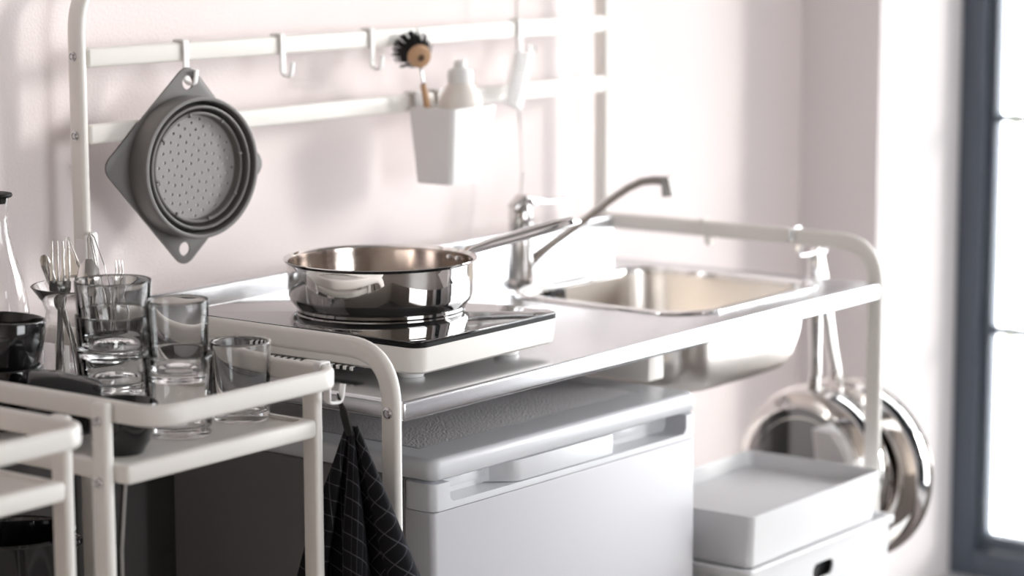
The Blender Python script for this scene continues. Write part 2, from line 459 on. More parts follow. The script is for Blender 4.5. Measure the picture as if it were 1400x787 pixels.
# ------------------------------------------------------------------ saute pan on the hob
def pan_profile(r, h, rb):
    """outer then inner wall; r rim radius, rb foot radius"""
    o = [(0, .0012), (rb-.018, .0012), (rb-.016, 0), (rb-.002, 0), (rb, .0015), (rb+.0005, .005), (rb+.002, .0065), (r-.0085, .0135), (r-.0062, .019), (r-.0050, h-.008), (r-.0045, h-.004), (r-.001, h-.0012), (r, h)]
    return o
def make_pan(name, label, loc, rot, r, h, rb, hang, hdir, hlen, hrise, world=False, group=None):
    t = thing(name, label, 'pan', loc, rot, group, world=False)
    bm = BM(); o = pan_profile(r, h, rb)
    o += [(r-.0008, h+.0008), (r-.0025, h+.0002), (r-.0062, h-.003)]
    lathe(bm, o, seg=96); pb = obj('pan_body', bm, 'pan_steel', t, angle=28)
    bm = BM()
    lathe(bm, [(r-.0062, h-.0028), (r-.0068, h-.008), (r-.0085, .024), (r-.0115, .0165), (r-.018, .0105), (rb-.02, .0095), (0, .0095)], seg=96)
    obj('pan_inside', bm, 'pan_inner', t, angle=28)
    # handle
    c, s = math.cos(R(hdir)), math.sin(R(hdir))
    def Q(u, v, z): return Vector((c*u-s*v, s*u+c*v, z))
    z0 = h-.012
    bm = BM()
    hp = [(r-.005, z0+.001), (r+.006, z0+.004), (r+.018, z0+.007+hrise*.08), (r+.05, z0+.008+hrise*.28), (r+.10, z0+.009+hrise*.55), (r+hlen*.75, z0+.010+hrise*.84), (r+hlen*.93, z0+.010+hrise), (r+hlen, z0+.009+hrise)]
    wd = [1.0, .95, .85, .80, .95, 1.15, 1.05, .5]; th = [.8, .8, .9, 1.1, 1.25, 1.3, 1.1, .5]
    sec = rsec(.021, .011, .005, 4)
    # shallow groove along the top of the handle
    rings = []
    for i, (u, z) in enumerate(hp):
        ring = []
        for a, b in sec:
            zz = b*th[i]
            if b > 0 and abs(a) < .0062: zz -= .0
            ring.append(Q(u, a*wd[i], z+zz))
        rings.append(ring)
    loft(bm, rings)
    ho = obj('handle', bm, 'pan_steel', t, angle=40)
    bm = BM(); rings = []
    for i, (u, z) in enumerate(hp[2:7]):
        rings.append([Q(u, a*.5*wd[i+2], z+.0057*th[i+2]+b) for a, b in rsec(.012, .0016, .0007, 2)])
    loft(bm, rings); obj('handle_ridge', bm, 'chrome', ho)
    for v in (-.009, .009):
        bm = BM(); bmesh.ops.create_uvsphere(bm, u_segments=14, v_segments=8, radius=.0042)
        q = Q(r-.0085, v, z0+.001); xform(bm, Matrix.Translation(q)); obj('rivet', bm, 'chrome', t)
    if hang:
        bm = BM(); q = Q(r+hlen-.014, 0, z0+.012+hrise)
        lathe(bm, [(.0055, -.0068), (.0085, -.0068), (.0085, .0068), (.0055, .0068)], q, 24, close=True); obj('hanging_eye', bm, 'dark', ho)
    return t
make_pan('saute_pan', 'shallow polished steel saute pan standing on the black glass hob, long handle pointing right', (.2369, -.339, .9562), (0, 0, 0), .1212, .0635, .1055, False, -14.5, .198, .022)

# two pans hanging beyond the right hoop, bottoms towards the left (local +z -> +x, handle (local +x) -> up)
rotm = Matrix(((0, 0, 1), (0, -1, 0), (1, 0, 0))).to_euler()
rot2 = (Matrix.Rotation(R(-10), 3, 'X') @ rotm.to_matrix()).to_euler()
make_pan('hanging_pan', 'smaller steel pan hanging flat from the right hoop, its bottom facing the fridge', (1.142, -.411, .590), rotm, .128, .045, .100, True, 0, .215, -.010)
make_pan('hanging_pan', 'larger steel pan hanging behind the smaller one, showing right of the frame leg', (1.205, -.433, .577), rot2, .145, .052, .118, True, 0, .212, -.012)

# ------------------------------------------------------------------ hooks
def make_hook(name, label, loc, rotz=0, group=None, drop=.040, top=.0128, m='plastic', th=.014, peg=.015):
    """hangs over a rail whose centre line is at local (0,0,0), rail section th deep (y) x .025 tall; peg sticks out to -y"""
    t = thing(name, label, 'hook', loc, (0, 0, rotz), group, world=False)
    bm = BM(); h = th/2+.0018
    p = fillet([(0, h, -.006), (0, h, top+.0016), (0, -h, top+.0016), (0, -h, -drop), (0, -h-peg, -drop-.002), (0, -h-peg-.004, -drop+.018)], [.003, .003, .008, .007], 5)
    sweep(bm, p, rsec(.010, .0028, .0012, 3), up=(0, 0, 1)) if False else None
    pv = [Vector(q) for q in p]; rings = []
    for i, q in enumerate(pv):
        tt = (pv[min(i+1, len(pv)-1)]-pv[max(i-1, 0)]).normalized(); n = Vector((1, 0, 0)).cross(tt).normalized()
        w = 1 if i < len(pv)*.55 else .75
        rings.append([q+Vector((1, 0, 0))*u*w+n*v for u, v in rsec(.010, .0030, .0013, 3)])
    loft(bm, rings); obj('strap', bm, m, t)
    return t
G = 'white hooks on the wall rails'
hk = make_hook('rail_hook', 'white hook on the upper rail holding up the grey colander', (.176, -.060, Z1), 0, G)
copy_thing(hk, (.357, -.060, Z1), label='empty white hook on the upper rail, first one right of the colander')
copy_thing(hk, (.5405, -.060, Z1), label='empty white hook on the upper rail just left of the black bristled brush')
copy_thing(hk, (.880, -.060, Z1), label='white hook near the right end of the upper rail, holding the pale scrubbing brush')
make_hook('hoop_hook', 'white hook over the right hoop from which the two pans hang', (HX1, -.4120, ZH), R(90), drop=.030, peg=.080, m='chrome')
make_hook('hoop_hook', 'small empty cream hook over the right hoop behind the sink', (HX1, -.249, ZH), R(90), drop=.026, m='frame', peg=.012)

# ------------------------------------------------------------------ colander
cl = thing('colander', 'round grey collapsible colander with diamond shaped flange hanging from the upper rail', 'colander', (.1590, -.092, 1.1245), (R(0), R(3.0), R(-7)), world=False)
def hull(pts):
    pts = sorted(set(pts)); 
    def half(ps):
        h = []
        for p in ps:
            while len(h) >= 2 and (h[-1][0]-h[-2][0])*(p[1]-h[-2][1])-(h[-1][1]-h[-2][1])*(p[0]-h[-2][0]) <= 0: h.pop()
            h.append(p)
        return h[:-1]
    return half(pts)+half(pts[::-1])
pts = [(.0885*math.cos(2*PI*k/96), .0885*math.sin(2*PI*k/96)) for k in range(96)]
for a in range(4):
    cx, cz = .1045*math.cos(a*PI/2), .1045*math.sin(a*PI/2)
    pts += [(round(cx+.0155*math.cos(2*PI*k/24), 6), round(cz+.0155*math.sin(2*PI*k/24), 6)) for k in range(24)]
ol = hull([(round(a, 6), round(b, 6)) for a, b in pts])
bm = BM(); prism(bm, ol, -.0016, .0016, .0008)
cb = BM(); lathe(cb, [(0, -.02), (.080, -.02), (.080, .02), (0, .02)], seg=64)
for s in (1, -1):
    xform_pts = BM(); cyl(cb, (0, s*.1015, -.02), (0, s*.1015, .02), .0085, seg=24)
bm = cut(bm, cb)
xform(bm, Matrix.Rotation(R(90), 4, 'X')); xform(bm, Matrix.Translation((0, .012, 0)))
obj('flange', bm, 'colander', cl, local=True)
def ringpart(prof, m, name):
    bm = BM(); lathe(bm, [(r, -d) for r, d in prof], seg=96, axis='y', close=True); return obj(name, bm, m, cl, local=True, angle=50)
ringpart([(.0862, -.013), (.0862, .012), (.0865, .020), (.0858, .0225), (.0835, .0232), (.0815, .0225), (.0805, .019), (.0795, -.006), (.0825, -.010), (.083, -.013)], 'colander', 'outer_ring')
ringpart([(.0800, -.008), (.0765, -.002), (.0758, .017), (.0752, .0195), (.0735, .0200), (.0720, .0190), (.0712, .0), (.070, -.004), (.072, -.0095)], 'colander', 'middle_ring')
ringpart([(.0715, -.006), (.0685, .0), (.0680, .012), (.0672, .0145), (.0655, .0150), (.0640, .0140), (.0635, .005), (.0625, .002), (.064, -.007)], 'colander', 'inner_ring')
bm = BM(); lathe(bm, [(0, .004), (.0640, .004), (.0640, .001), (0, .001)], seg=64)
cb = BM(); k = 0
for k in range(1, 92):
    rr = .0600*math.sqrt(k/92); a = k*2.399963
    cyl(cb, (rr*math.cos(a), rr*math.sin(a), -.01), (rr*math.cos(a), rr*math.sin(a), .01), .0019, seg=8)
bm = cut(bm, cb); xform(bm, Matrix.Rotation(R(90), 4, 'X'))
dsc = obj('perforated_disc', bm, 'colander_disc', cl, local=True)
for k in range(8):
    a = 2*PI*k/8+.25
    bm = BM(); box(bm, -.0022, .0022, -.017, -.012, -.0013, .0013, .0006)
    xform(bm, Matrix.Rotation(-a, 4, 'Y') @ Matrix.Translation((.0645, .0, 0)))
    obj('latch_tab', bm, 'colander', dsc, local=True)

cl.scale = (1.045, 1.045, 1.045)

# ------------------------------------------------------------------ utensil caddy on the lower rail
cd = thing('utensil_caddy', 'white plastic utensil holder hanging from the lower rail', 'caddy', (.70, -.105, 1.062))
def taper_box(bm, X0, X1, Y0, Y1, z0, z1, dx, dy, r, wall):
    """open-topped tapered box; top rectangle given, bottom inset by dx,dy; front wall leans back (Y0 = front)"""
    o = []
    for f, z, w in ((0, z0, 0), (.5, (z0+z1)/2, 0), (1, z1, 0), (1, z1, wall), (.5, (z0+z1)/2, wall), (.02, z0+wall, wall)):
        k = 1-f
        o.append([Vector((x, y, z)) for x, y in rrect(X0+dx*k+w, X1-dx*k-w, Y0+dy*k+w, Y1-w, r, 5)])
    L = loft(bm, o, cap=False); bm.faces.new(L[0]); bm.faces.new(L[-1])
    return bm
bm = BM(); taper_box(bm, .6150, .7180, -.152, -.0685, 1.060, 1.170, .016, .018, .008, .002); obj('holder', bm, 'plastic', cd)
for x in (.640, .692):
    bm = BM(); pv = fillet([(x, -.0690, 1.150), (x, -.0690, Z2+.0145), (x, -.0500, Z2+.0145), (x, -.0500, Z2-.004)], .003, 4)
    sweep(bm, pv, rsec(.018, .0022, .001, 2), up=(0, -.3, 1))
    obj('rail_clip', bm, 'plastic', cd)

# dish brush, black bristles and wooden head
db = thing('dish_brush', 'round dish brush with black bristles and wooden head standing in the white holder', 'brush', (.656, -.09, 1.066))
hc = Vector((.6045, -.1010, 1.2425)); nrm = Vector((.60, .70, .16)).normalized()     # bristles point away to the upper left/back
nrm = Vector((.42, .80, .30)).normalized()
q = nrm.to_track_quat('Z', 'Y').to_matrix().to_4x4()
bm = BM(); lathe(bm, [(0, -.006), (.012, -.006), (.0155, -.0045), (.0165, 0), (.0165, .004), (.014, .008), (0, .008)], seg=40); xform(bm, Matrix.Translation(hc) @ q)
bh = obj('wooden_head', bm, 'wood', db)
bm = BM()
for k in range(420):
    a = random.random()*2*PI; r0 = .0155*math.sqrt(random.random()); fl = .62*r0/.0155
    p0 = Vector((r0*math.cos(a), r0*math.sin(a), .006)); d = Vector((fl*math.cos(a)+random.uniform(-.12, .12), fl*math.sin(a)+random.uniform(-.12, .12), 1)).normalized()
    cyl(bm, p0, p0+d*random.uniform(.026, .031), .0009, .0006, seg=4)
xform(bm, Matrix.Translation(hc) @ q)
bo = obj('bristles', bm, 'bristle', db); bo['kind'] = 'stuff'
nk = [Vector(p) for p in ((.6075, -.1000, 1.229), (.6130, -.0985, 1.213), (.6170, -.0975, 1.200))]
bm = BM(); sweep(bm, [hc+Vector((.002, 0, -.012))]+nk, csec(.0021, 10)); obj('metal_neck', bm, 'chrome', db)
bm = BM(); sweep(bm, [nk[-1]+Vector((-.001, 0, .003)), Vector((.6222, -.0965, 1.185)), Vector((.6380, -.0940, 1.13)), Vector((.6560, -.0900, 1.0665))], csec(.0048, 12), scale=[.8, 1, 1.1, 1.0]); obj('wooden_handle', bm, 'wood', db)
bm = BM(); lathe(bm, [(.0054, -.0006), (.0054, .0006)], seg=6) if False else cyl(bm, (hc-nrm*.0061), (hc-nrm*.0063), .0052, seg=24)
obj('stamp', bm, mat('burnt_stamp', (.10, .055, .03), .7), bh)

# bottle in the caddy
bt = thing('soap_bottle', 'milky plastic washing up bottle with rounded cap standing in the white holder', 'bottle', (.6840, -.1100, 1.0635))
bm = BM(); lathe(bm, [(0, 0), (.019, 0), (.0215, .003), (.0250, .05), (.031, .095), (.0315, .108), (.029, .120), (.020, .134), (.0165, .138), (0, .138)], (.6840, -.1100, 1.0635), 40); obj('bottle_body', bm, 'bottle', bt)
bm = BM(); lathe(bm, [(0, .1382), (.0185, .1382), (.0188, .150), (.0165, .157), (.0095, .160), (.0085, .170), (0, .171)], (.6840, -.1100, 1.0635), 32); obj('cap', bm, 'plastic', bt)

# pale scrubbing brush hanging from the right hook
sb_ = thing('scrubbing_brush', 'pale scrubbing brush with white bristles hanging by the right end of the rails', 'brush', (.848, -.085, 1.15))
bm = BM(); sweep(bm, [(.892, -.083, 1.238), (.877, -.084, 1.225), (.862, -.085, 1.19), (.850, -.086, 1.152)], rsec(.022, .009, .004), up=(0, 1, 0), scale=[.5, .9, 1, .8]); obj('brush_block', bm, 'plastic', sb_)
bm = BM()
for k in range(13):
    for j in range(3):
        t = k/12; p = Vector((.877, -.084+.006*(j-1), 1.228)).lerp(Vector((.850, -.086+.006*(j-1), 1.155)), t)
        cyl(bm, p, p+Vector((-.032, -.004, .010)), .0019, .0015, seg=6)
b_ = obj('bristle_tufts', bm, 'white_bristle', sb_)
bm = BM(); lathe(bm, [(.0055+.0016*math.cos(2*PI*k/8), .0016*math.sin(2*PI*k/8)) for k in range(8)], (.892, -.0850, 1.2385), 20, 'y', close=True); obj('hanging_loop', bm, 'cord', sb_)
# thin pale cord hanging at the right of the rails
bm = BM(); sweep(bm, [(.890, -.010, H-.001), (.896, -.035, 1.60), (.898, -.046, 1.44), (.899, -.049, 1.372), (.900, -.047, 1.30), (.903, -.047, 1.22), (.906, -.047, 1.14), (.914, -.047, 1.05), (.905, -.048, .985), (.885, -.050, .9665)], csec(.0016, 8))
tag(obj('thin_cable', bm, 'cord'), 'thin pale cable hanging down behind the right end of the wall rails', 'cable')
# white clip on the left post
ck = thing('post_clip', 'small white plastic clip on the left post just above the cutlery jar', 'clip', (.006, -.0525, 1.01))
bm = BM(); box(bm, -.0045, .0165, -.0700, -.0655, 1.008, 1.052, .0015); box(bm, -.0040, -.0004, -.0665, -.050, 1.010, 1.046, .001); box(bm, .0128, .0164, -.0665, -.050, 1.010, 1.046, .001); obj('clip_body', bm, 'plastic', ck)
bm = BM(); box(bm, -.002, .008, -.078, -.070, 1.018, 1.056, .002); obj('clip_tongue', bm, 'plastic', ck)

# ------------------------------------------------------------------ fridge
fr = thing('mini_fridge', 'small white fridge standing on the frame shelf beneath the steel worktop', 'fridge', (.368, -.31, .3105), (0, 0, 0))
FX0_, FX1_, FYF, FYB, FZ = .108, .648, -.5345, -.085, .8100
ORIGIN[fr.name] = Vector((.108, -.5345, 0)) + (Vector((.26, .2245, .3105)))
# local frame via helper: we tilt the whole fridge by -2.5 deg about its near-left corner after building
def fr_obj(name, bm, m, parent=None, **k):
    return obj(name, bm, m, parent or fr, **k)
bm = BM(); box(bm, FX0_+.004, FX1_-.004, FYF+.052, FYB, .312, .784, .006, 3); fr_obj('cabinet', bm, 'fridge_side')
bm = BM(); rg = []
for d, z in ((.003, .7845), (.0005, .787), (0, .800), (.0015, .8065), (.005, .8095), (.010, .8100)):
    rg.append([Vector((x, y, z)) for x, y in rrect(FX0_+d, FX1_-d, FYF+d, FYB, .014-d*.4, 6)])
loft(bm, rg); lid = fr_obj('lid', bm, 'fridge_plastic', angle=50)
bm = BM(); box(bm, FX0_+.045, FX1_-.055, FYF+.062, FYB-.05, .8085, .8103, .0004); fr_obj('textured_panel', bm, 'fridge_text', lid)
bm = BM()
gx0, gx1, gy0, gy1 = FX0_+.042, FX1_-.052, FYF+.059, FYB-.047
for a in ((gx0, gx1, gy0, gy0+.0022), (gx0, gx1, gy1-.0022, gy1), (gx0, gx0+.0022, gy0, gy1), (gx1-.0022, gx1, gy0, gy1)): box(bm, *a, .8092, .8102)
fr_obj('panel_groove', bm, mat('fridge_groove', (.22, .23, .25), .5), lid)
# door: panel and the handle strip with its recess
DY0, DY1 = FYF+.002, FYF+.050
bm = BM(); prism(bm, rrect(FX0_+.001, FX1_-.001, DY0, DY1, .008, 5), .330, .7465, .0015); door = fr_obj('door', bm, 'fridge')
bm = BM(); prism(bm, rrect(FX0_+.001, FX1_-.001, DY0, DY1, .010, 6), .7475, .7805, .0012)
# cut the recess
cb = BM()
ox0, ox1, oz0 = FX0_+.031, FX1_-.024, .7555
def rec_outline(x0, x1, z0, z1, r):
    pts = [(x0, z1), (x0, z0+r)]
    pts += [(x0+r-r*math.cos(R(a)), z0+r-r*math.sin(R(a))) for a in (20, 45, 70, 90)]
    pts += [(x1-r+r*math.sin(R(a)), z0+r-r*math.cos(R(a))) for a in (0, 20, 45, 70, 90)]
    pts += [(x1, z1)]
    return pts
prism(cb, rec_outline(ox0, ox1, oz0, .80, .009), -.034, .02)
xform(cb, Matrix.Translation((0, DY0+0, 0)) @ Matrix.Rotation(R(90), 4, 'X'))
bm = cut(bm, cb); hs = fr_obj('handle_strip', bm, 'fridge_plastic', door, angle=30)
# recess back wall and the bulging grip in its middle
bm = BM(); box(bm, ox0-.002, ox1+.002, DY0+.036, DY0+.040, .750, .7845); box(bm, ox0+.006, ox0+.105, DY0+.032, DY0+.037, .762, .7735, .002); box(bm, ox1-.13, ox1-.06, DY0+.032, DY0+.037, .762, .775, .002)
fr_obj('recess_back', bm, 'fridge_plastic', hs)
gp0, gp1 = ox0+.115, ox0+.330
pts = [(gp0-.02, DY0+.036), (gp0-.006, DY0+.030), (gp0+.004, DY0+.012), (gp0+.012, DY0+.0045), (gp0+.022, DY0+.0015), (gp1-.012, DY0+.0015), (gp1-.003, DY0+.0045), (gp1, DY0+.012), (gp1, DY0+.036)]
bm = BM(); prism(bm, pts, .756, .7825, .0012); fr_obj('grip', bm, 'fridge_plastic', hs)
bm = BM(); box(bm, FX0_+.006, FX1_-.006, DY1, FYF+.0525, .33, .782, .0); fr_obj('door_gasket', bm, mat('gasket_grey', (.25, .25, .26), .7), door)
for x in (FX0_+.04, FX1_-.04):
    for y in (FYF+.08, FYB-.04):
        bm = BM(); cyl(bm, (x, y, .3005), (x, y, .313), .014, .012, 16); fr_obj('foot', bm, 'black')
fr.rotation_euler.z = R(-1.6)
fr.location.x += .004; fr.location.y += -.002

# ------------------------------------------------------------------ white boxes at the right
def make_box(name, label, X0, X1, Y0, Y1, z0, z1, rim, hole, lidz=None):
    t = thing(name, label, 'box', ((X0+X1)/2, (Y0+Y1)/2, z0))
    bm = BM(); tp = .006
    o = []
    prof = [(tp+.004, z0, 0), (tp, z0+.004, 0), (0, z1-rim, 0)]
    if rim: prof += [(-.005, z1-rim+.0005, 0), (-.006, z1-.002, 0), (-.004, z1, 0)]
    else: prof += [(0, z1, 0)]
    prof += [(.0022, z1, 0), (.003, z1-.003, 0), (tp+.003, z0+.006, 0)]
    for d, z, _ in prof:
        o.append([Vector((x, y, z)) for x, y in rrect(X0+d, X1-d, Y0+d, Y1-d, .010, 6)])
    L = loft(bm, o, cap=False); bm.faces.new(L[0]); bm.faces.new(L[-1])
    if hole:
        cb = BM(); hx, hz, hw, hh = hole
        prism(cb, rrect(hx-hw, hx+hw, hz-hh, hz+hh, hh*.95, 6), -.05, .05)
        xform(cb, Matrix.Translation((0, Y0, 0)) @ Matrix.Rotation(R(90), 4, 'X'))
        bm = cut(bm, cb)
    obj('box_shell', bm, 'box', t, angle=30)
    if lidz:
        bm = BM(); prism(bm, rrect(X0+.006, X1-.006, Y0+.006, Y1-.006, .008), lidz-.004, lidz, .001); obj('inner_lid', bm, 'box', t)
    return t
BX0, BX1, BY0, BY1 = .697, 1.052, -.600, -.372
lo = make_box('storage_box', 'lower white storage box with black hand hole, standing on the shelf right of the fridge', BX0-.012, BX1+.030, BY0-.002, BY1+.02, .3105, .5625, .012, (.886, .522, .028, .0115))
bm = BM(); box(bm, .80, .97, BY0+.012, BY0+.05, .42, .5575, .004); tag(obj('dark_block', bm, 'dark'), 'dark block inside the lower white box behind its hand hole', 'block')  # plain dark block right behind the hand hole
up = make_box('storage_box', 'upper white storage box, shallow with raised rim, stacked on the lower white box', BX0, BX1, BY0, BY1, .5570, .6345, 0, None, .612)

# ------------------------------------------------------------------ serving carts
def make_cart(name, label, x0, x1, y0, y1, loc):
    """outer rail rectangle; legs outside on both x sides"""
    t = thing(name, label, 'cart', loc)
    cx = (x0+x1)/2
    zr = .946
    ring = [Vector((x, y, zr)) for x, y in rrect(x0+.006, x1-.006, y0+.006, y1-.006, .030, 8)]
    bm = BM(); sweep(bm, ring, rsec(.012, .0225, .0048, 3), closed=True); obj('top_rail', bm, 'frame', t)
    for sx, xx in ((-1, x0-.0065), (1, x1+.0065)):
        for yy in (y0+(.0585 if sx > 0 else .0735), y1-.0585):
            bm = BM(); box(bm, xx-.006, xx+.006, yy-.0115, yy+.0115, .03, .957, .0045, 3); lg = obj('leg', bm, 'frame', t)
            bm = BM(); lathe(bm, [(0, -.007), (.010, -.007), (.014, -.004), (.014, .004), (.010, .007), (0, .007)], (xx, yy, .0145), 20, 'x'); obj('caster', bm, 'black', lg)
            for zz in (.9375, .8745):
                b_ = bolt(xx+sx*.006, yy, zz, lg, s=sx, r=.0055)
    for zt_ in (.893, .56, .20):
        bm = BM()
        box(bm, x0+.0005, x1-.0005, y0+.045, y1-.045, zt_-.021, zt_, .005, 3)
        cb = BM(); prism(cb, rrect(x0+.012, x1-.012, y0+.057, y1-.057, .008), zt_-.004, zt_+.02)
        bm = cut(bm, cb); obj('tray', bm, 'frame', t)
    return t
make_cart('serving_cart', 'cream steel serving cart standing beside the kitchen, holding tumblers, mugs and cutlery jar', -.3765, -.0900, -.5700, -.045, (-.233, -.3, 0))
make_cart('serving_cart', 'cream steel serving cart at the left edge with nothing on its top tray', -.745, -.4570, -.5690, -.045, (-.60, -.3, 0))
ZC = .8893

# ------------------------------------------------------------------ tumblers
def make_tumbler(label, loc, r, h, group, taper=.9):
    bm = BM(); rb = r*taper
    lathe(bm, [(0, .0015), (rb*.7, .0012), (rb*.85, 0), (rb-.0015, .0003), (rb, .003), (r-.0006, h-.002), (r-.0009, h-.0003), (r-.0018, h), (r-.0026, h-.0006), (r-.003, h-.003), (rb-.0025, .014), (rb-.006, .0105), (rb*.5, .0085), (0, .0080)], seg=64)
    o = obj('glass_tumbler', bm, 'glass', angle=70); o.location = loc
    return tag(o, label, 'glass', group)
make_tumbler('single clear tumbler by itself at the right end of the cart tray', (-.1245, -.443, ZC), .0345, .088, 'small tumblers')
g2 = (-.2215, -.444)
make_tumbler('small clear tumbler at the bottom of the middle stack of two', (*g2, ZC), .0385, .088, 'small tumblers')
make_tumbler('small clear tumbler on top of the middle stack of two', (*g2, ZC+.0590), .0345, .088, 'small tumblers')
g1 = (-.2290, -.354)
for k, lb in enumerate(('wide clear tumbler at the bottom of the tall stack in front of the cutlery jar', 'wide clear tumbler in the middle of the tall stack in front of the cutlery jar', 'wide clear tumbler on top of the tall stack in front of the cutlery jar')):
    make_tumbler(lb, (*g1, ZC+.0375*k), .0432-.0003*k, .086, 'wide tumblers', .86)

# ------------------------------------------------------------------ cutlery jar
jx, jy = -.1640, -.2400
bm = BM()
lathe(bm, [(0, .002), (.032, .002), (.040, 0), (.044, .004), (.052, .025), (.056, .050), (.054, .075), (.047, .098), (.045, .108), (.050, .120), (.0605, .1345), (.0618, .1362), (.0605, .1372), (.0585, .1362), (.0480, .1215), (.0425, .108), (.0445, .097), (.0515, .074), (.0533, .050), (.0493, .027), (.041, .0085), (.03, .007), (0, .0075)], (0, 0, 0), 72)
o = obj('glass_jar', bm, 'glass', angle=70); o.location = (jx, jy, ZC); tag(o, 'round clear glass jar with flared rim holding the cutlery', 'jar')

def cut_thing(name, label, cat, bmp, base, tip, roll=0, m='cutlery', group=None):
    """bmp: list of (part name, bmesh) built along +z with its face to -y; base -> tip direction"""
    d = (Vector(tip)-Vector(base)).normalized()
    q = d.to_track_quat('Z', 'Y').to_matrix().to_4x4() @ Matrix.Rotation(R(roll), 4, 'Z')
    e = q.to_euler()
    if len(bmp) == 1:
        o = obj(name, bmp[0][1], bmp[0][2] if len(bmp[0]) > 2 else m); o.location = base; o.rotation_euler = e
        return tag(o, label, cat, group)
    t = thing(name, label, cat, base, e, group, world=False)
    for p in bmp: obj(p[0], p[1], p[2] if len(p) > 2 else m, t, local=True)
    return t
def handle_bm(L, w=.006):
    bm = BM(); sweep(bm, [(0, 0, 0), (0, 0, .01), (0, .0, L*.5), (0, 0, L)], rsec(2*w, .003, .0013, 2), up=(0, 1, 0), scale=[.9, 1.05, .75, .5]); return bm
def fork_bm(L=.20, w=.012, tines=4, tl=.045):
    h = handle_bm(L-.075)
    z0 = L-.078; z1 = L-tl
    a = BM()
    sweep(a, [(0, 0, z0), (0, -.001, z0+.012), (0, -.003, z1-.008), (0, -.003, z1+.001)], rsec(2*w, .0022, .001, 2), up=(0, 1, 0), scale=[.3, .75, 1, 1])
    b = BM()
    for k in range(tines):
        x = -w+w*2*(k+.5)/tines
        sweep(b, [(x, -.003, z1), (x, -.0025, z1+tl*.5), (x*.96, .001, L)], rsec(w*2/tines*.56, .0020, .0008, 2), up=(0, 1, 0), scale=[1, .9, .45])
    return [('fork_handle', h), ('fork_neck', a), ('tines', b)]
def spoon_bm(L=.19, w=.020):
    h = handle_bm(L-.055)
    a = BM(); n = 14; m_ = 18; z0 = L-.060
    rings = []
    for i in range(n+1):
        t = i/n; z = z0+.060*t
        ww = w*math.sin(PI*min(1, max(0.02, t*.94+.03)))**.62
        dp = .008*math.sin(PI*t)
        o_ = []; inn = []
        for k in range(m_+1):
            s = -1+2*k/m_
            o_.append(Vector((ww*s, dp*(1-s*s)+.0007, z))); inn.append(Vector((ww*s, dp*(1-s*s)-.0007, z)))
        rings.append(o_+inn[::-1])
    loft(a, rings)
    return [('spoon_handle', h), ('spoon_bowl', a)]
def knife_bm(L=.2):
    h = handle_bm(L*.5, .0065)
    a = BM(); z0 = L*.5-.003
    prism(a, [(-.007, z0), (.006, z0), (.0085, z0+L*.3), (.006, L-.012), (-.001, L), (-.0065, L-.02)], -.0006, .0006)
    xform(a, Matrix.Identity(4)) 
    for v in a.verts: v.co = Vector((v.co.x, v.co.z, v.co.y))
    return [('knife_handle', h), ('knife_blade', a)]
def JP(lat, z, dep=0): return Vector((jx+.61*lat+.79*dep, jy-.79*lat+.61*dep, z))
def cutl(name, label, cat, parts, base, tip, face=0):
    d = (Vector(tip)-Vector(base)).normalized()
    n = Vector((-.79, -.61, 0)); n = (n-d*n.dot(d)).normalized()
    Y = -n; X = Y.cross(d)
    e = (Matrix((X, Y, d)).transposed() @ Matrix.Rotation(R(face), 3, 'Z')).to_euler()
    t = thing(name, label, cat, base, e, world=False)
    for p in parts: obj(p[0], p[1], 'cutlery', t, local=True)
    return t
zj = ZC+.012
def L_(a, b): return (Vector(b)-Vector(a)).length
b0, b1 = JP(-.034, zj, .006), JP(-.028, 1.0755, .004)
cutl('fork', 'big four tined fork at the left in the cutlery jar', 'fork', fork_bm(L_(b0, b1), .0125, 4, .046), b0, b1, 10)
b0, b1 = JP(-.006, zj, .0), JP(-.023, 1.0790, .014); LL = L_(b0, b1)
def arm(pts):
    b = BM(); sweep(b, pts, rsec(.0018, .012, .0007, 2), up=(0, 1, 0)); return b
brd = BM(); box(brd, -.0095, .0125, -.004, .004, LL-.046, LL-.044, .0004)
wpl = BM()
vs = [wpl.verts.new(p) for p in ((-.0088, .0015, LL-.044), (.0118, .0015, LL-.044), (.0015, .0015, LL-.006), (-.0088, .0022, LL-.044), (.0118, .0022, LL-.044), (.0015, .0022, LL-.006))]
for q in ((0, 1, 2), (5, 4, 3), (0, 3, 4, 1), (1, 4, 5, 2), (2, 5, 3, 0)): wpl.faces.new([vs[k] for k in q])
cutl('tongs', 'shiny steel tongs with pointed arch sticking up in the cutlery jar', 'tongs', [('tong_arm', arm([(-.004, 0, 0), (-.010, 0, LL*.6), (-.0115, 0, LL-.050), (0, 0, LL)])), ('tong_arm', arm([(.006, 0, 0), (.012, 0, LL*.6), (.0165, 0, LL-.050), (.0025, 0, LL)])), ('tong_bridge', brd), ('arch_plate', wpl)], b0, b1, 8)
b0, b1 = JP(.004, zj, -.010), JP(.004, 1.0555, .002)
cutl('table_spoon', 'spoon with its round dark bowl upwards in the middle of the cutlery jar', 'spoon', spoon_bm(L_(b0, b1), .0150), b0, b1, 180)
b0, b1 = JP(.010, zj, .026), JP(-.014, 1.050, .030)
cutl('table_knife', 'table knife standing between the tongs and the spoon in the cutlery jar', 'knife', knife_bm(L_(b0, b1)), b0, b1, 25)
b0, b1 = JP(-.004, zj, .030), JP(-.0500, 1.0585, .012); LL = L_(b0, b1)
th_ = BM(); sweep(th_, [(0, 0, .0), (0, 0, .09), (0, 0, LL-.012), (0, 0, LL-.004), (0, 0, LL)], rsec(.012, .0026, .0012, 3), up=(0, 1, 0), scale=[.6, .6, 1.0, .9, .4])
tb = BM(); lathe(tb, [(0, -.004), (.007, -.003), (.010, .0), (.007, -.0015), (0, -.0022)], (0, 0, .005), 16)
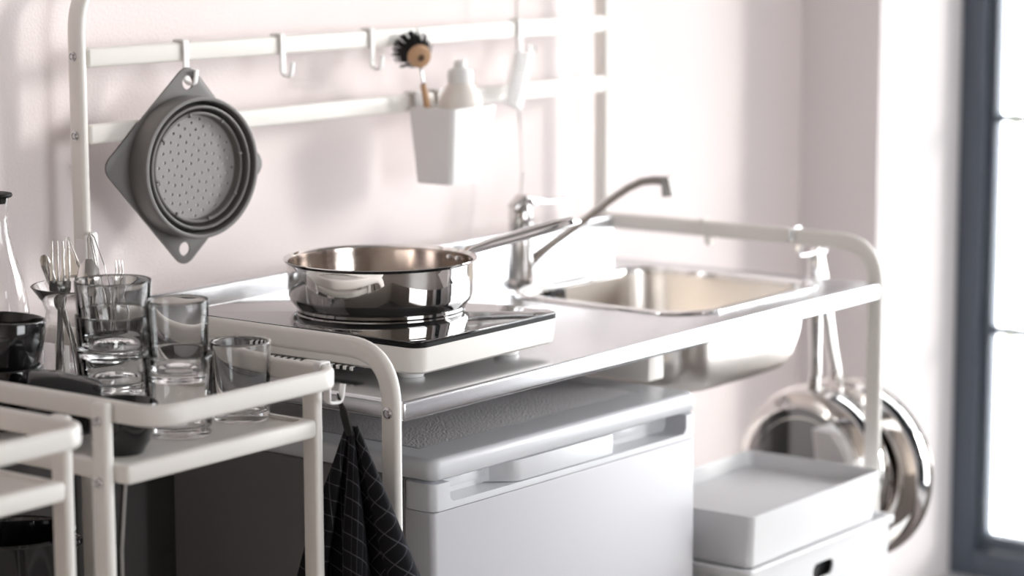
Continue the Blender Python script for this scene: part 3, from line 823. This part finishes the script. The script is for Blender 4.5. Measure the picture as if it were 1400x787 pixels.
cutl('tea_spoon', 'small spoon with its handle end up at the left rim of the cutlery jar', 'spoon', [('spoon_handle', th_), ('spoon_bowl', tb)], b0, b1, 20)
b0, b1 = JP(.026, zj, -.020), JP(.0395, 1.0540, -.002)
cutl('dessert_fork', 'small fork with only its tine tips above the right rim of the cutlery jar', 'fork', fork_bm(L_(b0, b1), .0062, 3, .024), b0, b1, 35)
b0, b1 = JP(.036, zj, .010), JP(.0035, 1.0830, .020); LL = L_(b0, b1)
wm = BM()
for s_ in (-1, 1):
    sweep(wm, [(s_*.0025, 0, LL-.115), (s_*.009, 0, LL-.08), (s_*.009, 0, LL-.04), (s_*.004, 0, LL-.006), (0, 0, LL)], csec(.0007, 6))
    sweep(wm, [(0, s_*.0025, LL-.115), (0, s_*.009, LL-.08), (0, s_*.009, LL-.04), (0, s_*.004, LL-.006), (0, 0, LL)], csec(.0007, 6))
wh = BM(); sweep(wh, [(0, 0, 0), (0, 0, LL-.110)], csec(.0040, 12))
cutl('whisk', 'slim wire whisk with thin loops standing in the cutlery jar', 'whisk', [('whisk_handle', wh), ('wire_loops', wm)], b0, b1, 20)

# ------------------------------------------------------------------ carafe
cfx, cfy = -.178, -.105
ca = thing('glass_carafe', 'tall clear glass carafe with black rubber lid behind the black mugs', 'carafe', (cfx, cfy, ZC))
bm = BM()
pr = [(0, .0015), (.030, .0012), (.036, 0), (.0385, .003), (.039, .02), (.0385, .07), (.036, .105), (.030, .135), (.021, .165), (.0165, .185), (.0150, .205), (.0165, .222), (.018, .2285)]
lathe(bm, pr+[(r-.002, h+(.0003 if k == 0 else -.0002)) for k, (r, h) in enumerate(reversed(pr[4:]))]+[(.034, .008), (0, .008)], (cfx, cfy, ZC), 56); obj('carafe_body', bm, 'glass', ca, angle=70)
bm = BM(); lathe(bm, [(0, .222), (.0145, .222), (.0150, .2287), (.0200, .2290), (.0215, .2310), (.0205, .2335), (.016, .2345), (0, .2335)], (cfx, cfy, ZC), 40); obj('lid', bm, 'black', ca)

# ------------------------------------------------------------------ black mugs and bowls
def mug_bm(r, h):
    bm = BM(); lathe(bm, [(0, .001), (r*.62, .001), (r*.70, 0), (r*.74, .002), (r*.86, h*.25), (r*.97, h*.6), (r, h-.002), (r-.001, h), (r-.003, h), (r-.004, h-.003), (r*.93-.002, h*.6), (r*.8, h*.22), (r*.6, .006), (0, .006)], seg=56)
    return bm
def make_mug(label, loc, rot, r, h, hang_dir=0, group='black mugs on the cart'):
    t = thing('black_mug', label, 'mug', loc, rot, group, world=False)
    obj('mug_body', mug_bm(r, h), 'black_gloss', t, angle=60, local=True)
    c, s = math.cos(R(hang_dir)), math.sin(R(hang_dir))
    pts = [(r*.93, h*.82), (r+.012, h*.84), (r+.021, h*.62), (r+.015, h*.38), (r*.86, h*.25)]
    bm = BM(); sweep(bm, fillet([(c*u, s*u, z) for u, z in pts], .010, 4), rsec(.0105, .006, .0028, 3), up=(c*.3, s*.3, 1)); obj('mug_handle', bm, 'black_gloss', t, local=True)
    return t
mg = (-.3085, -.262)
make_mug('black glazed mug at the bottom of the stack at the left edge', (*mg, ZC), (0, 0, 0), .0440, .068, 160)
make_mug('black glazed mug on top of the stack at the left edge, slightly tilted', (mg[0], mg[1], ZC+.0545), (R(3), R(3), 0), .0440, .066, 150)
# mug lying on its side in front
ax = Vector((-.70, .62, .10)).normalized()
make_mug('black glazed mug lying on its side behind the cart rail', tuple(Vector((-.3150, -.3665, ZC+.0375))-ax*.038), ax.to_track_quat('Z', 'Y').to_euler(), .0375, .078, 250)
bm = BM(); lathe(bm, [(0, .001), (.020, .001), (.022, 0), (.024, .003), (.031, .014), (.0375, .044), (.0385, .052), (.037, .0535), (.0355, .052), (.029, .016), (.020, .006), (0, .006)], seg=48)
o = obj('black_bowl', bm, 'black_gloss', angle=60); o.location = (-.3220, -.4600, ZC); o.rotation_euler = (0, 0, 0)
tag(o, 'small black glazed bowl seen under the cart rail next to the screwed leg', 'bowl')
# large black pot on the lower tray of the left cart
bm = BM(); lathe(bm, [(0, 0), (.070, 0), (.078, .006), (.082, .10), (.083, .215), (.086, .2185), (.085, .221), (.081, .2195), (.079, .21), (.078, .1), (.073, .012), (0, .010)], seg=64)
pt = thing('black_pot', 'large glossy black pot on the middle tray of the cart with the tumblers', 'pot', (-.303, -.262, .5575), world=False)
obj('pot_body', bm, 'black_gloss', pt, angle=50, local=True)
pt.scale = (.82, .82, .965)
for s in (-1, 1):
    bm = BM(); sweep(bm, fillet([(s*.080, -.022, .19), (s*.105, -.022, .195), (s*.105, .022, .195), (s*.080, .022, .19)], .012, 5), csec(.005, 10)); obj('pot_handle', bm, 'black_gloss', pt, local=True)

# ------------------------------------------------------------------ towel on its hook at the cart corner
make_hook('cart_hook', 'white hook over the corner of the cart rail holding the black towel', (-.0960, -.5380, .946), R(90), drop=.034, top=.0113, th=.012, peg=.022)
def towel():
    t = thing('kitchen_towel', 'black towel with thin white check hanging from the cart hook beside the fridge', 'towel', (-.052, -.545, .62))
    bm = BM(); uvl = bm.loops.layers.uv.new('UVMap')
    NU, NV = 150, 70
    top = Vector((-.0560, -.5440, .8820)); zb_ = .590
    lat = Vector((.40, -.917, 0)); nor = Vector((-.917, -.40, 0))
    grid = []
    for j in range(NV+1):
        v = j/NV; row = []
        z = top.z+(zb_-top.z)*v
        W_ = .012+.215*v**.95
        # the narrow hanging loop at the very top
        wob = .5-.5*math.cos(min(1, v*2.2)*PI)
        cx = .010*v
        for i in range(NU+1):
            u = i/NU; s = u*2-1
            x = s*W_*.5
            amp = .003+.017*wob
            dpt = amp*(math.cos(s*PI*2.6+.6)*.65+.35*math.sin(s*PI*5.3+v*1.5))
            dpt *= (1-.25*abs(s))
            dpt -= .030*max(0, -s)*v
            xx = x+amp*.35*math.sin(s*PI*5.2+.4)
            zz = z-.012*math.cos(s*PI*1.0)*v-.02*v*(1-abs(s))
            p = top+lat*(xx+cx)+nor*dpt*1.0; p.z = zz
            row.append(bm.verts.new(p))
        grid.append(row)
    for j in range(NV):
        for i in range(NU):
            f = bm.faces.new((grid[j][i], grid[j][i+1], grid[j+1][i+1], grid[j+1][i]))
            for lp, (a, b) in zip(f.loops, ((i, j), (i+1, j), (i+1, j+1), (i, j+1))):
                u = a/NU; v = b/NV
                # fabric coordinates in checks of about 17 mm: straight on the left half, turned on the right
                w = .40; fx_ = (u-.5)*w*(.30+.70*v); fz_ = v*.30
                ang = R(38) if u > .55 else R(4)
                ang = R(4)+(R(40)-R(4))*min(1, max(0, (u-.48)/.14))
                lp[uvl].uv = ((fx_*math.cos(ang)+fz_*math.sin(ang))/.0165+.3, (-fx_*math.sin(ang)+fz_*math.cos(ang))/.0185)
    o = obj('towel_cloth', bm, 'towel', t, angle=80)
    sd = o.modifiers.new('thick', 'SOLIDIFY'); sd.thickness = .0016
    bm = BM(); sweep(bm, [(-.0590, -.5440, .872), (-.0650, -.5410, .898), (-.0690, -.5385, .9155), (-.0630, -.5400, .898), (-.0570, -.5445, .872)], rsec(.011, .0022, .0009, 2), up=(1, 0, .2)); obj('hanging_loop', bm, 'bristle', t)
    return t
towel()

# added dark board standing in for the shaded wall behind the cart
bb = thing('shade_board', 'added dark grey board standing in for the shaded wall behind the cart, left of the fridge', 'board', (-.10, -.012, 0))
bm = BM(); box(bm, -.40, .60, -.024, -.004, .001, .80, .002); obj('shade_panel', bm, 'board', bb)
bm = BM(); box(bm, .020, .028, -.0265, -.0235, .002, .798, .001); obj('dark_stripe', bm, 'black', bb)  # black stripe on the added shade board
# cable on the wall under the worktop
bm = BM(); sweep(bm, [(.094, -.006, .86), (.098, -.020, .812), (.094, -.028, .76), (.088, -.028, .70), (.080, -.028, .63), (.078, -.028, .45), (.07, -.028, .20), (.05, -.030, .03), (.03, -.06, .004)], csec(.0028, 8))
tag(obj('power_cable', bm, 'cord'), 'pale cable running down the added dark board behind the cart', 'cable')

# ------------------------------------------------------------------ light
w = bpy.data.worlds.new('overcast_sky'); sc.world = w; w.use_nodes = True
nt = w.node_tree; bg = nt.nodes['Background']
bg.inputs['Color'].default_value = (.95, .975, 1.0, 1); bg.inputs['Strength'].default_value = 7.6
sl = bpy.data.lights.new('hazy_sun', 'SUN'); sl.energy = 5.6; sl.angle = R(19); sl.color = (1, .965, .92)
so = bpy.data.objects.new('hazy_sun', sl); C.objects.link(so); so.location = (5, -5, 4)
so.rotation_euler = Vector((.71, -.68, .26)).to_track_quat('Z', 'Y').to_euler()
def portal(loc, rot, sx, sy):
    L = bpy.data.lights.new('portal', 'AREA'); L.shape = 'RECTANGLE'; L.size = sx; L.size_y = sy; L.cycles.is_portal = True
    o = bpy.data.objects.new('window_portal', L); C.objects.link(o); o.location = loc; o.rotation_euler = rot
portal((XO+.02, (WY0+WY1)/2, (WZ0+WZ1)/2), (0, R(90), 0), WZ1-WZ0, WY0-WY1)
portal((XO+.02, (W2Y0+W2Y1)/2, (WZ0+WZ1)/2), (0, R(90), 0), WZ1-WZ0, W2Y0-W2Y1)
portal(((FX0+FX1)/2, YF-.21, (FZ0+FZ1)/2), (R(90), 0, 0), FX1-FX0, FZ1-FZ0)

# ------------------------------------------------------------------ camera
f, yaw, pit, rol, cx, cy, cz = 3355.094, 37.4335, -8.7955, -.1763, -2.06118, -2.30376, 1.44800
a, b, r = R(yaw), R(pit), R(rol)
fw = Vector((math.cos(a)*math.cos(b), math.sin(a)*math.cos(b), math.sin(b)))
rt = Vector((math.sin(a), -math.cos(a), 0)); upv = rt.cross(fw)
rt2 = rt*math.cos(r)+upv*math.sin(r); up2 = -rt*math.sin(r)+upv*math.cos(r)
cam = bpy.data.cameras.new('camera'); co = bpy.data.objects.new('camera', cam); C.objects.link(co)
cam.sensor_width = 36; cam.lens = f/1400*36; cam.clip_start = .05
mt = Matrix((rt2, up2, -fw)).transposed().to_4x4(); mt.translation = (cx, cy, cz)
co.matrix_world = mt
cam.dof.use_dof = True; cam.dof.focus_distance = 2.86; cam.dof.aperture_fstop = 2.9
sc.camera = co
sc.view_settings.view_transform = 'Standard'; sc.view_settings.look = 'None'
sc.view_settings.exposure = 0.27; sc.view_settings.gamma = 1.0; sc.view_settings.use_curve_mapping = False
sc.cycles.use_denoising = True
sc.cycles.max_bounces = 14; sc.cycles.transmission_bounces = 14; sc.cycles.transparent_max_bounces = 12; sc.cycles.diffuse_bounces = 6; sc.cycles.glossy_bounces = 6
